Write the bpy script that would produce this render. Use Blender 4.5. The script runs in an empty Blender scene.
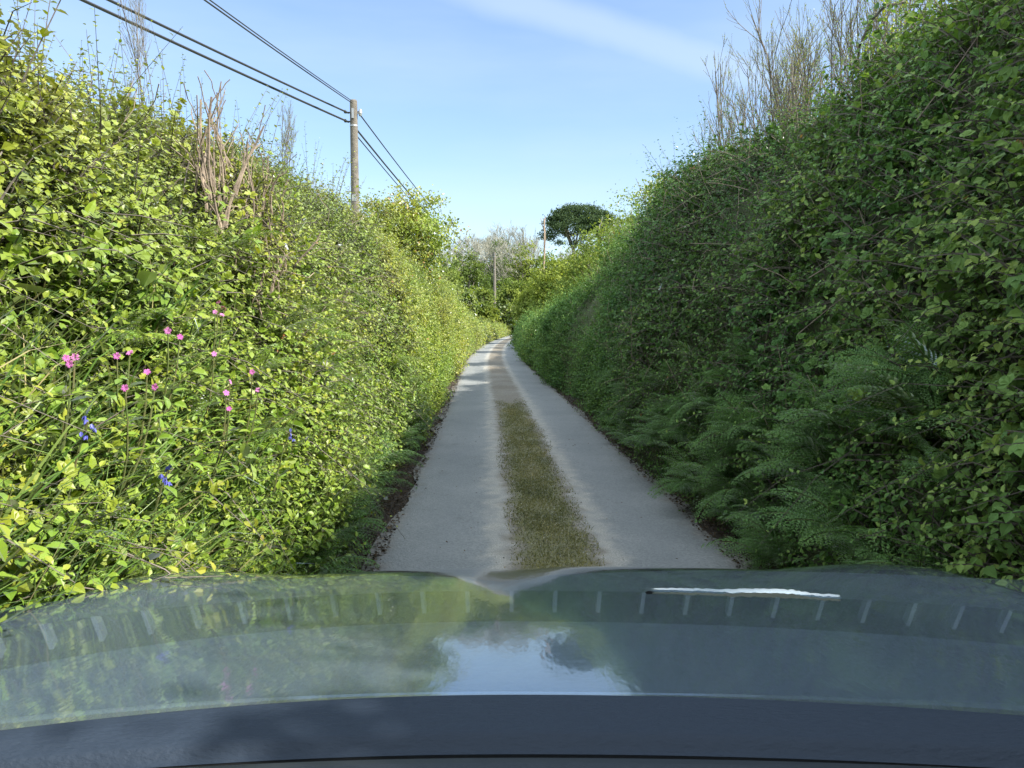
import bpy, math, random
import numpy as np
from mathutils import Vector

rng = np.random.default_rng(11)
random.seed(11)
R = math.radians
scene = bpy.context.scene
COL = scene.collection
F, CX, CY, CAMH, PITCH = 750.0, 512.0, 384.0, 1.5, R(4.57)
SUN_EL, SUN_ROT = R(39), R(112)          # sun to the right of the lane, a little behind
nz = lambda v: v / np.maximum(np.linalg.norm(v, axis=-1, keepdims=True), 1e-9)

# ------------------------------------------------------------------ helpers
def at(px, py, D):
    """point on the sight line through a pixel, D metres ahead"""
    a, b = (px - CX) / F, (CY - py) / F
    d = np.array([a, math.cos(PITCH) + b * math.sin(PITCH), -math.sin(PITCH) + b * math.cos(PITCH)])
    return np.array([0, 0, CAMH]) + d / d[1] * D

_perm = rng.integers(0, 2**31, size=4096)
def vnoise(p, f=1.0):
    """value noise, -1..1"""
    p = np.asarray(p, float) * f
    i = np.floor(p).astype(np.int64); t = p - i; t = t * t * (3 - 2 * t)
    def h(dx, dy, dz):
        k = ((i[..., 0] + dx) * 73856093) ^ ((i[..., 1] + dy) * 19349663) ^ ((i[..., 2] + dz) * 83492791)
        return (_perm[k % 4096] % 10007) / 5003.0 - 1
    x, y, z = t[..., 0], t[..., 1], t[..., 2]
    L = lambda a, b, w: a + (b - a) * w
    return L(L(L(h(0,0,0), h(1,0,0), x), L(h(0,1,0), h(1,1,0), x), y),
             L(L(h(0,0,1), h(1,0,1), x), L(h(0,1,1), h(1,1,1), x), y), z)

def mesh_np(name, V, faces, tone=None, mats=None, mat_of=None, smooth=False, attrs=None):
    """V (n,3); faces: list of (m,k) index arrays; mat_of: one material index per faces entry"""
    me = bpy.data.meshes.new(name)
    faces = [np.asarray(f, np.int32) for f in faces]
    keep = [i for i, f in enumerate(faces) if len(f)]
    loops = np.concatenate([faces[i].ravel() for i in keep])
    tot = np.concatenate([np.full(len(faces[i]), faces[i].shape[1], np.int32) for i in keep])
    start = np.concatenate([[0], np.cumsum(tot)[:-1]]).astype(np.int32)
    me.vertices.add(len(V)); me.vertices.foreach_set('co', np.asarray(V, np.float32).ravel())
    me.loops.add(len(loops)); me.loops.foreach_set('vertex_index', loops)
    me.polygons.add(len(tot)); me.polygons.foreach_set('loop_start', start)
    if mat_of is not None:
        mi = np.concatenate([np.full(len(faces[i]), mat_of[i], np.int32) for i in keep])
        me.polygons.foreach_set('material_index', mi)
    me.polygons.foreach_set('use_smooth', np.full(len(tot), bool(smooth)))
    A = dict(attrs or {})
    if tone is not None: A['tone'] = tone
    for k, a in A.items():
        at_ = me.attributes.new(k, 'FLOAT', 'POINT'); at_.data.foreach_set('value', np.asarray(a, np.float32))
    for m in (mats or []): me.materials.append(m)
    me.update(calc_edges=True); me.validate()
    return me

class MB:
    """collects vertices and faces that become ONE mesh"""
    def __init__(s): s.V, s.Fc, s.T, s.M, s.n = [], [], [], [], 0
    def add(s, V, faces, tone=0.5, m=0):
        V = np.asarray(V, float)
        s.V.append(V)
        s.T.append(np.full(len(V), tone) if np.isscalar(tone) else np.asarray(tone))
        for f in faces:
            s.Fc.append(np.asarray(f) + s.n); s.M.append(m)
        s.n += len(V)
    def build(s, name, mats, parent=None, smooth=False):
        me = mesh_np(name, np.concatenate(s.V), s.Fc, np.concatenate(s.T), mats, s.M, smooth)
        return link(name, me, parent)

def link(name, me, parent=None):
    o = bpy.data.objects.new(name, me); COL.objects.link(o)
    if parent is not None: o.parent = parent
    return o
def tag(o, label=None, cat=None, group=None, kind=None):
    for k, v in (('label', label), ('category', cat), ('group', group), ('kind', kind)):
        if v: o[k] = v
    return o
def empty(name, loc, rz=0):
    o = bpy.data.objects.new(name, None); COL.objects.link(o)
    o.location = loc; o.rotation_euler.z = rz; o.empty_display_size = .2
    return o
def copy_tree(o, parent=None):
    c = o.copy(); COL.objects.link(c)
    if parent is not None: c.parent = parent
    for ch in list(o.children): copy_tree(ch, c)
    return c

LEAF8 = (np.array([[0,0,0],[-.5,.34,.10],[.5,.34,.10],[-.36,.70,.06],[.36,.70,.06],[0,1,-.12],[0,.34,0],[0,.70,-.02]]),
         [np.array([[0,6,1],[0,2,6],[7,5,3],[7,4,5]]), np.array([[6,7,3,1],[6,2,4,7]])])
LEAF4 = (np.array([[0,0,0],[-.5,.45,.12],[.5,.45,.12],[0,1,-.08]]), [np.array([[0,3,1],[0,2,3]])])
LEAFC = (np.array([[0,0,0],[-.55,.25,.08],[.55,.25,.08],[-.30,.48,.05],[.30,.48,.05],[-.50,.62,.08],[.50,.62,.08],[0,1,-.1],[0,.4,0]]),
         [np.array([[0,8,1],[0,2,8],[8,3,1],[8,2,4],[8,5,3],[8,4,6],[8,7,5],[8,6,7]])])     # lobed, hawthorn-like
def leaves(mb, P, Y, N, S, W, tone, tpl=LEAF8, m=0):
    """place a leaf template at each point: length along Y, facing N"""
    Y = nz(Y); X = nz(np.cross(Y, N)); Z = np.cross(X, Y)
    T, fs = tpl; n, k = len(P), len(T)
    S = np.broadcast_to(S, n); W = np.broadcast_to(W, n)
    V = (P[:, None, :] + (T[None, :, 0] * (S * W)[:, None])[..., None] * X[:, None, :]
         + (T[None, :, 1] * S[:, None])[..., None] * Y[:, None, :] + (T[None, :, 2] * S[:, None])[..., None] * Z[:, None, :])
    off = (np.arange(n) * k)[:, None, None]
    mb.add(V.reshape(-1, 3), [(f[None] + off).reshape(-1, f.shape[1]) for f in fs], np.repeat(tone, k), m)

def tubes(mb, P, Rd, sides=3, tone=0.5, m=0):
    """P (n,k,3) centre lines, Rd (n,k) radii"""
    n, k, _ = P.shape
    if n == 0: return
    T = np.empty_like(P); T[:, 1:-1] = P[:, 2:] - P[:, :-2]; T[:, 0] = P[:, 1] - P[:, 0]; T[:, -1] = P[:, -1] - P[:, -2]
    T = nz(T); ref = np.where(np.abs(T[:, :1, 2:3]) > .9, np.array([1., 0, 0]), np.array([0, 0, 1.]))
    A = nz(np.cross(T, np.broadcast_to(ref, T.shape))); B = np.cross(T, A)
    a = np.arange(sides) / sides * 2 * np.pi
    V = P[:, :, None] + Rd[:, :, None, None] * (np.cos(a)[:, None] * A[:, :, None] + np.sin(a)[:, None] * B[:, :, None])
    i, j = np.meshgrid(np.arange(k - 1), np.arange(sides), indexing='ij'); j2 = (j + 1) % sides
    q = np.stack([i * sides + j, i * sides + j2, (i + 1) * sides + j2, (i + 1) * sides + j], -1).reshape(-1, 4)
    off = (np.arange(n) * k * sides)[:, None, None]
    tn = tone if np.isscalar(tone) else np.repeat(np.asarray(tone), k * sides)
    fs = [(q[None] + off).reshape(-1, 4)]
    cap = (np.arange(sides)[None] + (k - 1) * sides)
    fs.append((cap[None] + off).reshape(-1, sides))
    mb.add(V.reshape(-1, 3), fs, tn, m)

def box(mb, c, s, rz=0, m=0):
    c = np.array(c); s = np.array(s) / 2
    v = np.array([[x, y, z] for x in (-1, 1) for y in (-1, 1) for z in (-1, 1)], float) * s
    ca, sa = math.cos(rz), math.sin(rz)
    v = np.stack([v[:, 0] * ca - v[:, 1] * sa, v[:, 0] * sa + v[:, 1] * ca, v[:, 2]], -1) + c
    mb.add(v, [np.array([[0,1,3,2],[4,6,7,5],[0,4,5,1],[2,3,7,6],[0,2,6,4],[1,5,7,3]])], .5, m)

def rnd_dir(n): return nz(rng.normal(size=(n, 3)))
UP = np.array([0, 0, 1.])

# ------------------------------------------------------------------ materials
def nodes(name):
    m = bpy.data.materials.new(name); m.use_nodes = True
    nt = m.node_tree; nt.nodes.clear()
    return m, nt, nt.nodes.new('ShaderNodeOutputMaterial')
def N(nt, t, **kw):
    n = nt.nodes.new(t)
    for k, v in kw.items():
        if k in n.inputs: n.inputs[k].default_value = v
        else: setattr(n, k, v)
    return n
def ramp(nt, src, stops):
    r = nt.nodes.new('ShaderNodeValToRGB'); e = r.color_ramp.elements
    while len(e) < len(stops): e.new(.5)
    for x, (p, c) in zip(e, stops): x.position = p; x.color = (*c, 1)
    nt.links.new(src, r.inputs[0]); return r.outputs[0]
def mixc(nt, f, a, b, mode='MIX'):
    m = nt.nodes.new('ShaderNodeMix'); m.data_type = 'RGBA'; m.blend_type = mode
    for s, v in ((m.inputs[0], f), (m.inputs[6], a), (m.inputs[7], b)):
        if hasattr(v, 'is_output'): nt.links.new(v, s)
        elif isinstance(v, (int, float)): s.default_value = v
        else: s.default_value = (*v, 1)
    return m.outputs[2]
def math_(nt, op, a, b=0.0):
    m = nt.nodes.new('ShaderNodeMath'); m.operation = op
    for s, v in zip(m.inputs, (a, b)):
        if hasattr(v, 'is_output'): nt.links.new(v, s)
        else: s.default_value = v
    return m.outputs[0]
def smooth_(nt, v, a, b):
    m = nt.nodes.new('ShaderNodeMapRange'); m.interpolation_type = 'SMOOTHSTEP'
    nt.links.new(v, m.inputs[0]); m.inputs[1].default_value = a; m.inputs[2].default_value = b
    return m.outputs[0]
def noise(nt, scale, detail=4, vec=None, rough=.55, out=0):
    n = N(nt, 'ShaderNodeTexNoise', Scale=scale, Detail=detail, Roughness=rough)
    if vec is None:
        g = nt.nodes.new('ShaderNodeNewGeometry'); vec = g.outputs['Position']
    nt.links.new(vec, n.inputs['Vector']); return n.outputs[out]
def bump(nt, h, s, d):
    b = N(nt, 'ShaderNodeBump', Strength=s, Distance=d); nt.links.new(h, b.inputs['Height']); return b.outputs[0]

def leaf_mat(name, stops, trans=.45, gloss=.10, patch=None, rough=.45):
    m, nt, out = nodes(name)
    a = N(nt, 'ShaderNodeAttribute', attribute_name='tone')
    c = ramp(nt, a.outputs['Fac'], stops)
    if patch:
        f = ramp(nt, noise(nt, patch[0], 3), [(.42, (0,0,0)), (.62, (1,1,1))])
        c = mixc(nt, f, c, mixc(nt, 1.0, c, patch[1], 'MULTIPLY'))
    d = N(nt, 'ShaderNodeBsdfDiffuse'); t = N(nt, 'ShaderNodeBsdfTranslucent')
    g = N(nt, 'ShaderNodeBsdfGlossy', Roughness=rough)
    nt.links.new(c, d.inputs[0])
    tc = mixc(nt, 1.0, c, (1.12, 1.15, .42), 'MULTIPLY'); nt.links.new(tc, t.inputs[0])
    x = N(nt, 'ShaderNodeMixShader', Fac=trans); nt.links.new(d.outputs[0], x.inputs[1]); nt.links.new(t.outputs[0], x.inputs[2])
    lw = N(nt, 'ShaderNodeFresnel', IOR=1.4)
    f = math_(nt, 'MULTIPLY', lw.outputs[0], gloss * 10)
    y = N(nt, 'ShaderNodeMixShader'); nt.links.new(f, y.inputs[0])
    nt.links.new(x.outputs[0], y.inputs[1]); nt.links.new(g.outputs[0], y.inputs[2]); nt.links.new(y.outputs[0], out.inputs[0])
    return m
def prin(name, col, rough=.8, bumps=None, metal=0.0, vary=None, coat=0.0):
    m, nt, out = nodes(name)
    b = N(nt, 'ShaderNodeBsdfPrincipled', Roughness=rough, Metallic=metal)
    b.inputs['Coat Weight'].default_value = coat
    if vary:
        c = ramp(nt, noise(nt, vary[0], 6), [(.3, col), (.7, vary[1])]); nt.links.new(c, b.inputs['Base Color'])
    else: b.inputs['Base Color'].default_value = (*col, 1)
    if bumps: nt.links.new(bump(nt, noise(nt, bumps[0], 5), bumps[1], bumps[2]), b.inputs['Normal'])
    nt.links.new(b.outputs[0], out.inputs[0]); return m

M = {}
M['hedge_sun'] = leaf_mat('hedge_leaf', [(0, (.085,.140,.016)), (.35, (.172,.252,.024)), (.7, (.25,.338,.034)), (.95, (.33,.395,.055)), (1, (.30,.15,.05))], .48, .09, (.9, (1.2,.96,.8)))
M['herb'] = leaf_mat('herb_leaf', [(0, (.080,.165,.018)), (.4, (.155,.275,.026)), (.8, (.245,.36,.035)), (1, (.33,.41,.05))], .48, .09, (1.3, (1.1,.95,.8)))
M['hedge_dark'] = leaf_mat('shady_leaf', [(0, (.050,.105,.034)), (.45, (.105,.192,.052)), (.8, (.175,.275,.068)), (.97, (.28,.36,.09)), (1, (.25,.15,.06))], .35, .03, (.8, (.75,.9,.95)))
M['fern'] = leaf_mat('fern_leaf', [(0, (.075,.165,.052)), (.5, (.125,.245,.075)), (1, (.19,.315,.10))], .40, .06)
M['young'] = leaf_mat('young_leaf', [(0, (.11,.18,.02)), (.5, (.22,.29,.03)), (1, (.36,.38,.05))], .5, .006)
M['grass'] = leaf_mat('grass_blade', [(0, (.06,.14,.03)), (.6, (.13,.24,.05)), (.9, (.22,.30,.08)), (1, (.42,.36,.18))], .4, .08)
M['moss'] = leaf_mat('moss_blade', [(0, (.080,.095,.036)), (.4, (.145,.155,.055)), (.75, (.28,.25,.10)), (1, (.42,.36,.21))], .25, .03)
M['pine'] = leaf_mat('pine_needle', [(0, (.034,.058,.032)), (.6, (.062,.096,.048)), (1, (.10,.135,.062))], .15, .0)
M['far'] = leaf_mat('far_leaf', [(0, (.075,.115,.038)), (.5, (.14,.19,.055)), (1, (.25,.29,.07))], .4, .0)
M['litter'] = leaf_mat('dead_leaf', [(0, (.030,.022,.016)), (.5, (.07,.05,.034)), (.9, (.14,.10,.06)), (1, (.28,.23,.15))], .15, .03)
M['petal_pink'] = leaf_mat('pink_petal', [(0, (.50,.13,.42)), (1, (.62,.26,.56))], .4, .03)
M['petal_blue'] = leaf_mat('blue_petal', [(0, (.09,.10,.50)), (1, (.17,.18,.62))], .4, .03)
M['petal_white'] = leaf_mat('white_petal', [(0, (.70,.70,.62)), (1, (.8,.8,.75))], .3, .03)
M['stem'] = prin('green_stem', (.07,.12,.03), .6, None, 0, (30, (.12,.10,.04)))
M['twig'] = prin('twig_bark', (.075,.062,.052), .85, (60,.4,.01), 0, (9, (.15,.13,.11)))
M['dead'] = prin('dead_wood', (.10,.078,.06), .85, (50,.4,.01), 0, (14, (.26,.205,.15)))
M['bark'] = prin('tree_bark', (.12,.10,.085), .9, (20,.5,.03), 0, (3, (.22,.20,.17)))
M['palebark'] = prin('pale_bark', (.185,.185,.15), .9, None, 0, (2, (.30,.29,.235)))
M['redbark'] = prin('dead_trunk_bark', (.22,.15,.11), .9, None, 0, (2, (.32,.24,.18)))

# ------------------------------------------------------------------ lane course and ground shape
_cy = np.arange(-60, 420.1, 1.0)
_kc = np.array([[-60,.9],[-20,.7],[0,.42],[4.7,.28],[12,.04],[20,-.30],[28,-.62],[36,-.80],[50,-.86],[64,-.62],[78,-.15],[90,.45],[104,1.9],[118,4.8],[135,10],[160,20],[420,160]])
_cx = np.interp(_cy, _kc[:, 0], _kc[:, 1])
_g = np.exp(-np.arange(-8, 9) ** 2 / 18.0); _g /= _g.sum()
_cx = np.convolve(np.pad(_cx, 8, mode='edge'), _g, 'valid')
lane = lambda y: np.interp(y, _cy, _cx)
hill = lambda y: np.interp(y, [-400, 92, 105, 130, 175, 260, 900, 3000], [0, 0, .5, 3.5, 9, 13, 15, 15])
sst = lambda a, b, x: (lambda t: t * t * (3 - 2 * t))(np.clip((x - a) / (b - a), 0, 1))
def ground_z(x, y):
    u = np.abs(x - lane(y))
    far = sst(95, 112, y)
    return hill(y) + sst(1.9, 3.6, u) * 1.35 * (1 - .5 * far)

HT = {-1: (np.array([-30, 0, 5, 10, 18, 28, 36, 42, 50, 62, 90, 125]), np.array([2.1, 2.12, 2.42, 2.58, 2.7, 2.65, 2.35, 1.85, 1.55, 1.3, 1.1, 1.3])),
      1: (np.array([-30, 0, 5, 9, 13, 16, 19, 25, 35, 50, 90, 125]), np.array([4.1, 3.6, 2.95, 3.25, 3.12, 2.55, 2.05, 1.7, 1.5, 1.35, 1.2, 1.3]))}  # right bank raised behind the camera to shade the dashboard
PROF = np.array([[0, -.06], [.05, .10], [.12, .26], [.24, .52], [.44, .80], [.74, .95], [1.15, 1.0], [1.75, .96], [2.5, .72], [3.4, .40]])
BASE = {-1: 1.46, 1: 1.37}
_pt = np.concatenate([[0], np.cumsum(np.hypot(np.diff(PROF[:, 0]), np.diff(PROF[:, 1]) * 2.8))]); _pt /= _pt[-1]
def bank(side, y, t):
    """point and outward normal on a bank: t 0 at the foot, ~.62 at the top edge, 1 behind"""
    def pos(y, t):
        yy_ = np.asarray(y, float) * 1.0; h = np.interp(y, *HT[side]) * (1 + .085 * vnoise(np.stack([yy_ * .62, 0 * yy_ + side * 9.3, 0 * yy_], -1)) + .04 * vnoise(np.stack([yy_ * 1.7, 0 * yy_ + side * 4.3, 0 * yy_ + 3], -1))); a = np.interp(t, _pt, PROF[:, 0]); b = np.interp(t, _pt, PROF[:, 1])
        foot = BASE[side] + .10 * np.sin(y * .9 + side) * np.sin(y * .37 + 2)
        z = hill(y) + b * h
        x = lane(y) + side * (foot + a)
        return np.stack([x, np.broadcast_to(y, np.shape(x)), z], -1)
    p = pos(y, t); e = 1e-2
    ty = pos(y + e, t) - p; tt = pos(y, np.minimum(t + e, 1)) - pos(y, np.maximum(t - e, 0))
    n = nz(np.cross(ty, tt) * side)
    n = np.where((n[..., 2:3] < -.3), -n, n)
    return p, n * np.where((n[..., 0:1] * side > 0) & (n[..., 2:3] < 0), -1, 1)

def grid_faces(a, b):
    i, j = np.meshgrid(np.arange(a - 1), np.arange(b - 1), indexing='ij')
    return np.stack([i * b + j, (i + 1) * b + j, (i + 1) * b + j + 1, i * b + j + 1], -1).reshape(-1, 4)

# ground: one sheet to the horizon
def ground():
    ys = np.concatenate([[-3000, -800, -200, -60], np.arange(-30, 150, 1.5), np.arange(150, 300, 8), [330, 400, 600, 1000, 3000]])
    us = np.concatenate([[-3000, -800, -200, -60, -30, -15, -8], np.linspace(-5, 5, 41), [8, 15, 30, 60, 200, 800, 3000]])
    Y, U = np.meshgrid(ys, us, indexing='ij'); X = lane(Y) + U
    Z = ground_z(X, Y) - .02
    m, nt, out = nodes('soil_and_field')
    n = noise(nt, 3.0, 6); n2 = noise(nt, .25, 4); n3 = noise(nt, 45, 5)
    soil = mixc(nt, n3, (.018, .014, .011), (.075, .056, .042))
    grass = ramp(nt, n2, [(.3, (.05, .09, .02)), (.7, (.09, .14, .03))])
    a = N(nt, 'ShaderNodeAttribute', attribute_name='tone')
    c = mixc(nt, a.outputs['Fac'], soil, grass)
    b = N(nt, 'ShaderNodeBsdfPrincipled', Roughness=.95); nt.links.new(c, b.inputs['Base Color'])
    nt.links.new(bump(nt, n3, .8, .02), b.inputs['Normal']); nt.links.new(b.outputs[0], out.inputs[0])
    me = mesh_np('ground', np.stack([X, Y, Z], -1).reshape(-1, 3), [grid_faces(len(ys), len(us))[:, ::-1]], sst(2.2, 3.5, np.abs(U)).ravel(), [m], smooth=True)
    tag(link('ground', me), 'dark soil verge and green fields beside the lane', 'ground', kind='structure')
ground()

def road():
    ys = np.concatenate([np.arange(-25, 30, .25), np.arange(30, 150, 1.0)])
    us = np.linspace(-1, 1, 25)
    Y, Uu = np.meshgrid(ys, us, indexing='ij')
    w = 1.17 + .06 * vnoise(np.stack([Y * 1.3, np.sign(Uu) * 7, Y * 0], -1)) + .04 * vnoise(np.stack([Y * 4.1, np.sign(Uu) * 3, Y * 0 + 5], -1))
    U = Uu * w; X = lane(Y) + U
    Z = hill(Y) + .004 + .03 * (1 - (U / 1.2) ** 2) * 1 - .012 * np.exp(-((np.abs(U) - .72) / .22) ** 2)
    m, nt, out = nodes('worn_asphalt')
    u = N(nt, 'ShaderNodeAttribute', attribute_name='across').outputs['Fac']
    au = math_(nt, 'ABSOLUTE', u)
    wob = math_(nt, 'MULTIPLY', math_(nt, 'SUBTRACT', noise(nt, 5.0, 5), .5), .34)
    auw = math_(nt, 'ADD', au, wob)
    fine = noise(nt, 130, 3); mid = noise(nt, 26, 5); big = noise(nt, 1.1, 4)
    vor = N(nt, 'ShaderNodeTexVoronoi', Scale=85); g = nt.nodes.new('ShaderNodeNewGeometry'); nt.links.new(g.outputs['Position'], vor.inputs['Vector'])
    chip = ramp(nt, vor.outputs['Color'], [(.2, (.12, .125, .125)), (.8, (.31, .31, .295))])
    tar = mixc(nt, big, (.150, .168, .176), (.215, .230, .234))
    base = mixc(nt, .34, tar, chip)
    stain = mixc(nt, ramp(nt, noise(nt, .7, 6, None, .65), [(.35, (0,) * 3), (.62, (1,) * 3)]), (.80, .81, .82), (1.06, 1.05, 1.04))
    base = mixc(nt, 1.0, base, stain, 'MULTIPLY')
    spots = ramp(nt, noise(nt, 3.3, 7, None, .7), [(.60, (0,) * 3), (.68, (.45,) * 3)]); base = mixc(nt, spots, base, (.10, .10, .098))
    trk = math_(nt, 'SUBTRACT', 1.0, smooth_(nt, math_(nt, 'ABSOLUTE', math_(nt, 'SUBTRACT', auw, .74)), .05, .24))
    base = mixc(nt, math_(nt, 'MULTIPLY', trk, .28), base, (.15, .165, .175))
    # pale loose grit between wheel track and the grown-over middle, and along the edges
    gritc = ramp(nt, fine, [(.35, (.18, .168, .145)), (.65, (.44, .425, .38))])
    gm = math_(nt, 'SUBTRACT', 1.0, smooth_(nt, auw, .36, .52))
    gm = math_(nt, 'MULTIPLY', gm, ramp(nt, noise(nt, 7, 5), [(.30, (.35,) * 3), (.6, (.95,) * 3)]))
    em = math_(nt, 'MULTIPLY', smooth_(nt, auw, 1.0, 1.17), .65)
    base = mixc(nt, gm, base, gritc); base = mixc(nt, em, base, ramp(nt, mid, [(.35, (.10, .085, .07)), (.65, (.24, .22, .19))]))
    # brown dirt down the middle
    dm = math_(nt, 'SUBTRACT', 1.0, smooth_(nt, auw, .22, .37))
    dm = math_(nt, 'MULTIPLY', dm, ramp(nt, noise(nt, .9, 4), [(.3, (.55,) * 3), (.6, (.95,) * 3)]))
    base = mixc(nt, dm, base, ramp(nt, mid, [(.3, (.075, .062, .045)), (.7, (.21, .175, .125))]))
    al = N(nt, 'ShaderNodeAttribute', attribute_name='along').outputs['Fac']
    alw = math_(nt, 'ADD', al, math_(nt, 'MULTIPLY', math_(nt, 'SUBTRACT', noise(nt, 2.2, 4), .5), 5.0))
    mm = math_(nt, 'MULTIPLY', math_(nt, 'SUBTRACT', 1.0, smooth_(nt, alw, 12.5, 14.2)), math_(nt, 'SUBTRACT', 1.0, smooth_(nt, auw, .15, .27)))
    mm = math_(nt, 'MULTIPLY', mm, ramp(nt, mid, [(.28, (.45,) * 3), (.50, (.95,) * 3)]))
    base = mixc(nt, mm, base, ramp(nt, noise(nt, 60, 5), [(.3, (.062, .062, .025)), (.55, (.13, .125, .045)), (.75, (.21, .18, .085))]))
    b = N(nt, 'ShaderNodeBsdfPrincipled', Roughness=.75); nt.links.new(base, b.inputs['Base Color'])
    nt.links.new(bump(nt, vor.outputs['Distance'], .5, .006), b.inputs['Normal']); nt.links.new(b.outputs[0], out.inputs[0])
    me = mesh_np('road', np.stack([X, Y, Z], -1).reshape(-1, 3), [grid_faces(len(ys), 25)[:, ::-1]], None, [m], smooth=True, attrs={'across': U.ravel(), 'along': Y.ravel()})
    tag(link('road', me), 'narrow worn grey asphalt lane running ahead between the hedges', 'road', kind='structure')
road()

for side in (-1, 1):
    ys = np.concatenate([np.arange(-30, 40, .4), np.arange(40, 126, 1.5)]); ts = np.linspace(0, 1, 22)
    Y, T = np.meshgrid(ys, ts, indexing='ij')
    p, n = bank(side, Y, T)
    p = p + n * (.10 * vnoise(p, 1.1) + .05 * vnoise(p, 3.5))[..., None] * np.minimum(1, T * 8)[..., None]
    m = bpy.data.materials.get('bank_soil') or prin('bank_soil', (.035, .05, .016), .95, (20, .8, .03), 0, (6, (.07, .085, .03)))
    f = grid_faces(len(ys), 22)
    o = link('left_bank' if side < 0 else 'right_bank', mesh_np('bank', p.reshape(-1, 3), [f if side < 0 else f[:, ::-1]], None, [m], smooth=True))
    tag(o, ('left' if side < 0 else 'right') + ' earth bank under the hedge', 'bank', kind='structure')

# ------------------------------------------------------------------ foliage generators
def sprigs(mb, P, D, out, L, n, leaf, width, tone0, tpl=LEAF8, m=0, stem_m=None, up=.75, droop=.2, trio=False, spread=.9):
    """shoots carrying n leaves each. P,D,out (k,3); L,leaf,tone0 (k,)"""
    k = len(P)
    if k == 0: return
    D = nz(D); t = np.linspace(.12, 1, n)[None] + rng.uniform(-.04, .04, (k, n))
    C = P[:, None] + D[:, None] * (L[:, None] * t)[..., None]; C[..., 2] -= droop * L[:, None] * t ** 2
    a = nz(np.cross(D, rnd_dir(k))); b = np.cross(D, a)
    ph = np.arange(n)[None] * 2.4 + rng.uniform(0, 6.28, (k, 1)) + rng.normal(0, .3, (k, n))
    rad = np.cos(ph)[..., None] * a[:, None] + np.sin(ph)[..., None] * b[:, None]
    ld = nz(D[:, None] * .45 + rad * spread + rng.normal(0, .22, (k, n, 3)) - UP * .18)
    ln = nz(UP * up + out[:, None] * .55 + rng.normal(0, .36, (k, n, 3)))
    ln = nz(ln - ld * np.sum(ln * ld, -1, keepdims=True))
    s = leaf[:, None] * (1.12 - .55 * t) * rng.uniform(.7, 1.25, (k, n))
    tn = np.clip(tone0[:, None] + .28 * (t - .5) + rng.normal(0, .10, (k, n)), 0, .96)
    tn = np.where(rng.random((k, n)) > .998, 1.0, tn)
    P2, Y2, N2, S2, T2 = C.reshape(-1, 3), ld.reshape(-1, 3), ln.reshape(-1, 3), s.ravel(), tn.ravel()
    if trio:
        X = nz(np.cross(Y2, N2))
        for w in (-1, 0, 1):
            leaves(mb, P2 + Y2 * (S2 * .25)[:, None], nz(Y2 + X * w * 1.05), N2 + X * w * .15, S2 * (.85 if w else 1), width, T2, tpl, m)
    else:
        leaves(mb, P2, Y2, N2, S2, width, T2, tpl, m)
    if stem_m is not None:
        tt = np.linspace(-.25, 1, 4)[None]
        Q = P[:, None] + D[:, None] * (L[:, None] * tt)[..., None]; Q[..., 2] -= droop * L[:, None] * np.maximum(tt, 0) ** 2
        tubes(mb, Q, np.broadcast_to(np.array([.0035, .003, .0022, .001]), (k, 4)) * (leaf / .045)[:, None], 3, .4, stem_m)

def dens_y(n, y0, y1, pw=1.2):
    """more samples close to the camera"""
    a = 3.0; g = np.linspace(y0, y1, 400); w = 1 / (a + np.abs(g)) ** pw; c = np.cumsum(w); c /= c[-1]
    return np.interp(rng.random(n), c, g)

def bank_pts(side, n, y0, y1, t0, t1, pw=1.0, lump=.26):
    y = dens_y(n, y0, y1, pw); t = rng.uniform(t0, t1, n)
    p, o = bank(side, y, t)
    l = vnoise(p, .9) * .5 + vnoise(p, 2.3) * .35 + vnoise(p + 77, .42) * (.15 + .5 * sst(6, 14, y))
    off = lump * (1 + .9 * sst(6, 14, y)) * (l * 1.15 + .30) * np.clip(t * 7, .15, 1) + rng.uniform(-.14, .09, n)
    return p + o * off[:, None], o, y, t, l

TT = .60     # profile parameter of the bank's top edge
def hedge(side, name, label, cat, layers, mats):
    mb = MB()
    for L in layers:
        n = L['n']
        p, o, y, t, l = bank_pts(side, n, L['y'][0], L['y'][1], L['t'][0], L['t'][1], L.get('pw', 1.0), L.get('lump', .26))
        k = ~((p[:, 1] < 2.9) & (p[:, 0] * side < (1.0 if side < 0 else 1.2)) & (p[:, 2] < 1.9)); p, o, y, t, l = p[k], o[k], y[k], t[k], l[k]
        if L.get('patch') is not None:         # patches of one species
            f, thr, seed = L['patch']; k = vnoise(p + seed, f) > thr
            p, o, y, t, l = p[k], o[k], y[k], t[k], l[k]
        k = len(p)
        d = nz(o * rng.uniform(.3, 1.0, (k, 1)) + UP * (L.get('rise', .55) + .4 * sst(TT - .12, TT + .05, t))[:, None] + rng.normal(0, .45, (k, 3)))
        tone = np.clip(L.get('tone', .45) + .17 * vnoise(p + 31, .8) + .16 * vnoise(p + 57, .33) + rng.normal(0, .10, k), 0, .9)
        s = L['leaf'] * rng.uniform(.75, 1.3, k)
        sprigs(mb, p, d, o, L['len'] * rng.uniform(.5, 1.5, k), L['k'], s, L.get('w', .62), tone, L.get('tpl', LEAF8), L.get('m', 0),
               L.get('stem'), L.get('up', .75), L.get('droop', .2), L.get('trio', False))
    ob = mb.build(name, mats)
    return tag(ob, label, cat), ob

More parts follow.
